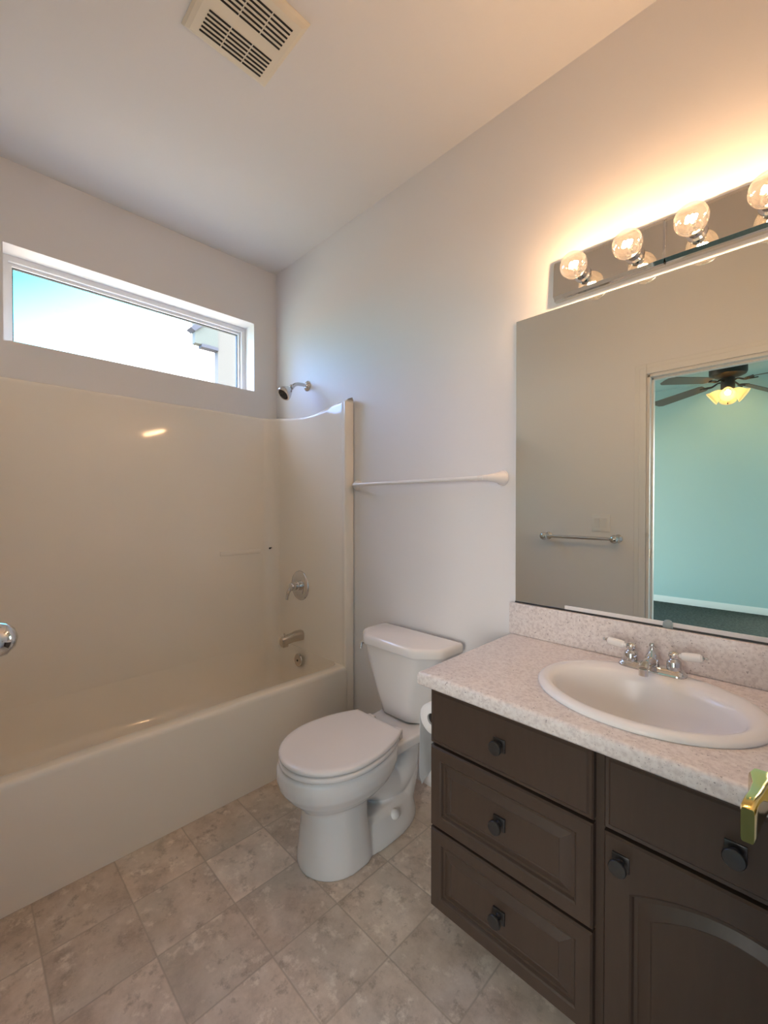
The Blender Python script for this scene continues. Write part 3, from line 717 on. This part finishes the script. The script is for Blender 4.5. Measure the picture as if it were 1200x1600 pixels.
# ------------------------------------------------------------------ towel bars
def towel_bar_white():
    t = thing('towel_bar', 'long white towel bar with trumpet posts on the wall above the toilet', 'towel bar', (1.22, 0, 1.357))
    z = 1.357
    bm = NB(); cyl(bm, (.838, -.058, z), (1.60, -.058, z), .0085, .0085, 20); obj('bar', bm, 'plastic', t)
    for s, xw, xb, m_ in ((1, 1.648, 1.575, 'seat'), (-1, .811, .850, 'plastic')):
        bm = NB(); pp = smooth_path([(xw, -.0005, z), (xw-s*.008, -.022, z), (xw-s*.030, -.046, z), (xb, -.058, z)], 6); tube(bm, pp, [.030, .0225, .0165, .0125, .0105], 24); cyl(bm, (xw, -.0005, z), (xw-s*.001, -.006, z), .031, .030, 28); obj('post', bm, m_, t)
towel_bar_white()
t = thing('towel_bar', 'short chrome towel bar on the door wall, seen in the mirror below the light switch', 'towel bar', (1.377, -RD, 1.04))
z = 1.04; yb_ = -RD+.080
bm = NB(); cyl(bm, (1.15, yb_, z), (1.608, yb_, z), .011, .011, 24); obj('bar', bm, 'chrome', t)
for x in (1.153, 1.612):
    bm = NB(); lathe(bm, (x, -RD+.0005, z), (0, 1, 0), [(.027, 0), (.027, .005), (.020, .010), (.013, .018), (.0125, .048), (.018, .060), (.0255, .070), (.0275, .082), (.025, .095), (.015, .105), (.002, .109)], 28); obj('post', bm, 'chrome', t)
# light switch
sw = thing('light_switch', 'white double rocker switch plate on the door wall, seen in the mirror', 'light switch', (1.505, -RD, 1.138))
bm = NB(); box(bm, 1.447, 1.563, -RD+.0003, -RD+.006, 1.081, 1.195, .003, 2); obj('switch_plate', bm, 'plastic', sw)
for x in (1.482, 1.528):
    bm = NB(); loft(bm, [[(x-.0165, -RD+.005, 1.105), (x+.0165, -RD+.005, 1.105), (x+.0165, -RD+.005, 1.171), (x-.0165, -RD+.005, 1.171)], [(x-.0155, -RD+.0075, 1.106), (x+.0155, -RD+.0075, 1.106), (x+.0155, -RD+.0105, 1.170), (x-.0155, -RD+.0105, 1.170)]]); obj('rocker', bm, 'plastic', sw)
# strike plate on the door jamb
bm = NB(); box(bm, DX0+.0118, DX0+.0135, -RD-.035, -RD-.004, .955-.03, .955+.03, .0006, 1)
tag(obj('strike_plate', bm, 'nickel', origin=(DX0+.012, -RD-.02, .955)), 'small metal strike plate on the white door jamb, seen in the mirror', 'strike plate')

# ------------------------------------------------------------------ ceiling exhaust vent
ve = thing('exhaust_vent', 'cream slotted exhaust vent cover on the ceiling', 'vent', (1.225, -.84, RH))
bm = NB(); pl = [(1.088, -.985), (1.370, -.985), (1.370, -.697), (1.088, -.697)]
loft(bm, [[(x, y, z) for x, y in inset2(pl, i)] for i, z in ((0, RH-.0005), (0, RH-.004), (.006, RH-.012), (.018, RH-.018))]); obj('grille_cover', bm, 'vent', ve, sharp=20)
def bank(x0, x1, k):
    bm = NB(); p = (x1-x0)/(k-1)
    for i in range(k):
        xc = x0+p*i
        for j in range(3):
            y0 = -.944+j*.0712; box(bm, xc-.0031, xc+.0031, y0, y0+.0672, RH-.0192, RH-.0176)
    obj('louver_slots', bm, 'black', ve, label='bank of dark slots')
bank(1.1255, 1.199, 6); bank(1.250, 1.326, 6)

# ------------------------------------------------------------------ bedroom ceiling fan (seen in the mirror)
CFX, CFY = 1.84, -4.386
fan = thing('ceiling_fan', 'dark ceiling fan with lit amber tulip shades in the aqua bedroom, seen in the mirror', 'ceiling fan', (CFX, CFY, RH))
bm = NB(); lathe(bm, (CFX, CFY, RH-.0005), (0, 0, -1), [(.165, 0), (.165, .085), (.155, .105), (.11, .125), (.06, .135)], 48); obj('canopy', bm, 'fanmetal', fan)
bm = NB(); lathe(bm, (CFX, CFY, RH-.13), (0, 0, -1), [(.06, 0), (.062, .02), (.062, .12), (.05, .14), (.045, .16), (.02, .175)], 32); obj('motor_housing', bm, 'fanmetal', fan)
for i, ang in enumerate((207, 120, 29, 298)):
    a = math.radians(ang); d = Vector((math.cos(a), math.sin(a), 0)); s = Vector((-d.y, d.x, 0)); c0 = Vector((CFX, CFY, RH-.155))
    def fp(r_, w_, dz): return c0+d*r_+s*w_+Vector((0, 0, dz))
    bm = NB(); tw = .012
    pts = [(.24, -.045), (.27, -.060), (.81, -.075), (.85, -.052), (.86, 0), (.85, .052), (.81, .075), (.27, .060), (.24, .045)]
    loft(bm, [[fp(r_, w_, -.03-(r_-.24)*.085+w_*.24*-1+t_) for r_, w_ in pts] for t_ in (0, .007)]); bl = obj('blade', bm, 'blade', fan)
    bm = NB(); tube(bm, smooth_path([fp(.05, 0, -.025), fp(.10, 0, -.012), (fp(.17, 0, -.038)), fp(.25, 0, -.034)], 5), [.010, .008, .010, .012], 10)
    tube(bm, smooth_path([fp(.16, 0, -.036), fp(.20, .03, -.034), fp(.27, .035, -.030)], 4), .006, 8); tube(bm, smooth_path([fp(.16, 0, -.036), fp(.20, -.03, -.038), fp(.27, -.035, -.042)], 4), .006, 8); obj('blade_iron', bm, 'fanmetal', bl)
for i in range(4):
    a = math.radians(84+90*i); d = Vector((math.cos(a)*.80, math.sin(a)*.80, -.60)).normalized(); p = Vector((CFX, CFY, RH-.275))+Vector((math.cos(a), math.sin(a), 0))*.05
    bm = NB(); lathe(bm, p, d, [(.020, -.02), (.028, 0), (.046, .022), (.056, .055), (.062, .085), (.078, .112), (.0765, .113), (.060, .086), (.054, .056), (.044, .024), (.026, .004)], 28, False, False); sh = obj('lamp_shade', bm, 'shade', fan, sharp=80)
    bm = NB(); q = p+d*.062; sphere(bm, q, .026, seg=16, rings=10); obj('light_bulb', bm, 'fanbulb', sh)
    bm = NB(); cyl(bm, p-d*.045, p+d*.012, .016, .020, 16); obj('lamp_arm', bm, 'fanmetal', fan)
bm = NB(); cyl(bm, (CFX, CFY, RH-.30), (CFX, CFY, RH-.405), .0012, .0012, 6); lathe(bm, (CFX, CFY, RH-.40), (0, 0, -1), [(.004, 0), (.007, .006), (.004, .016)], 12); obj('pull_chain', bm, 'fanmetal', fan)
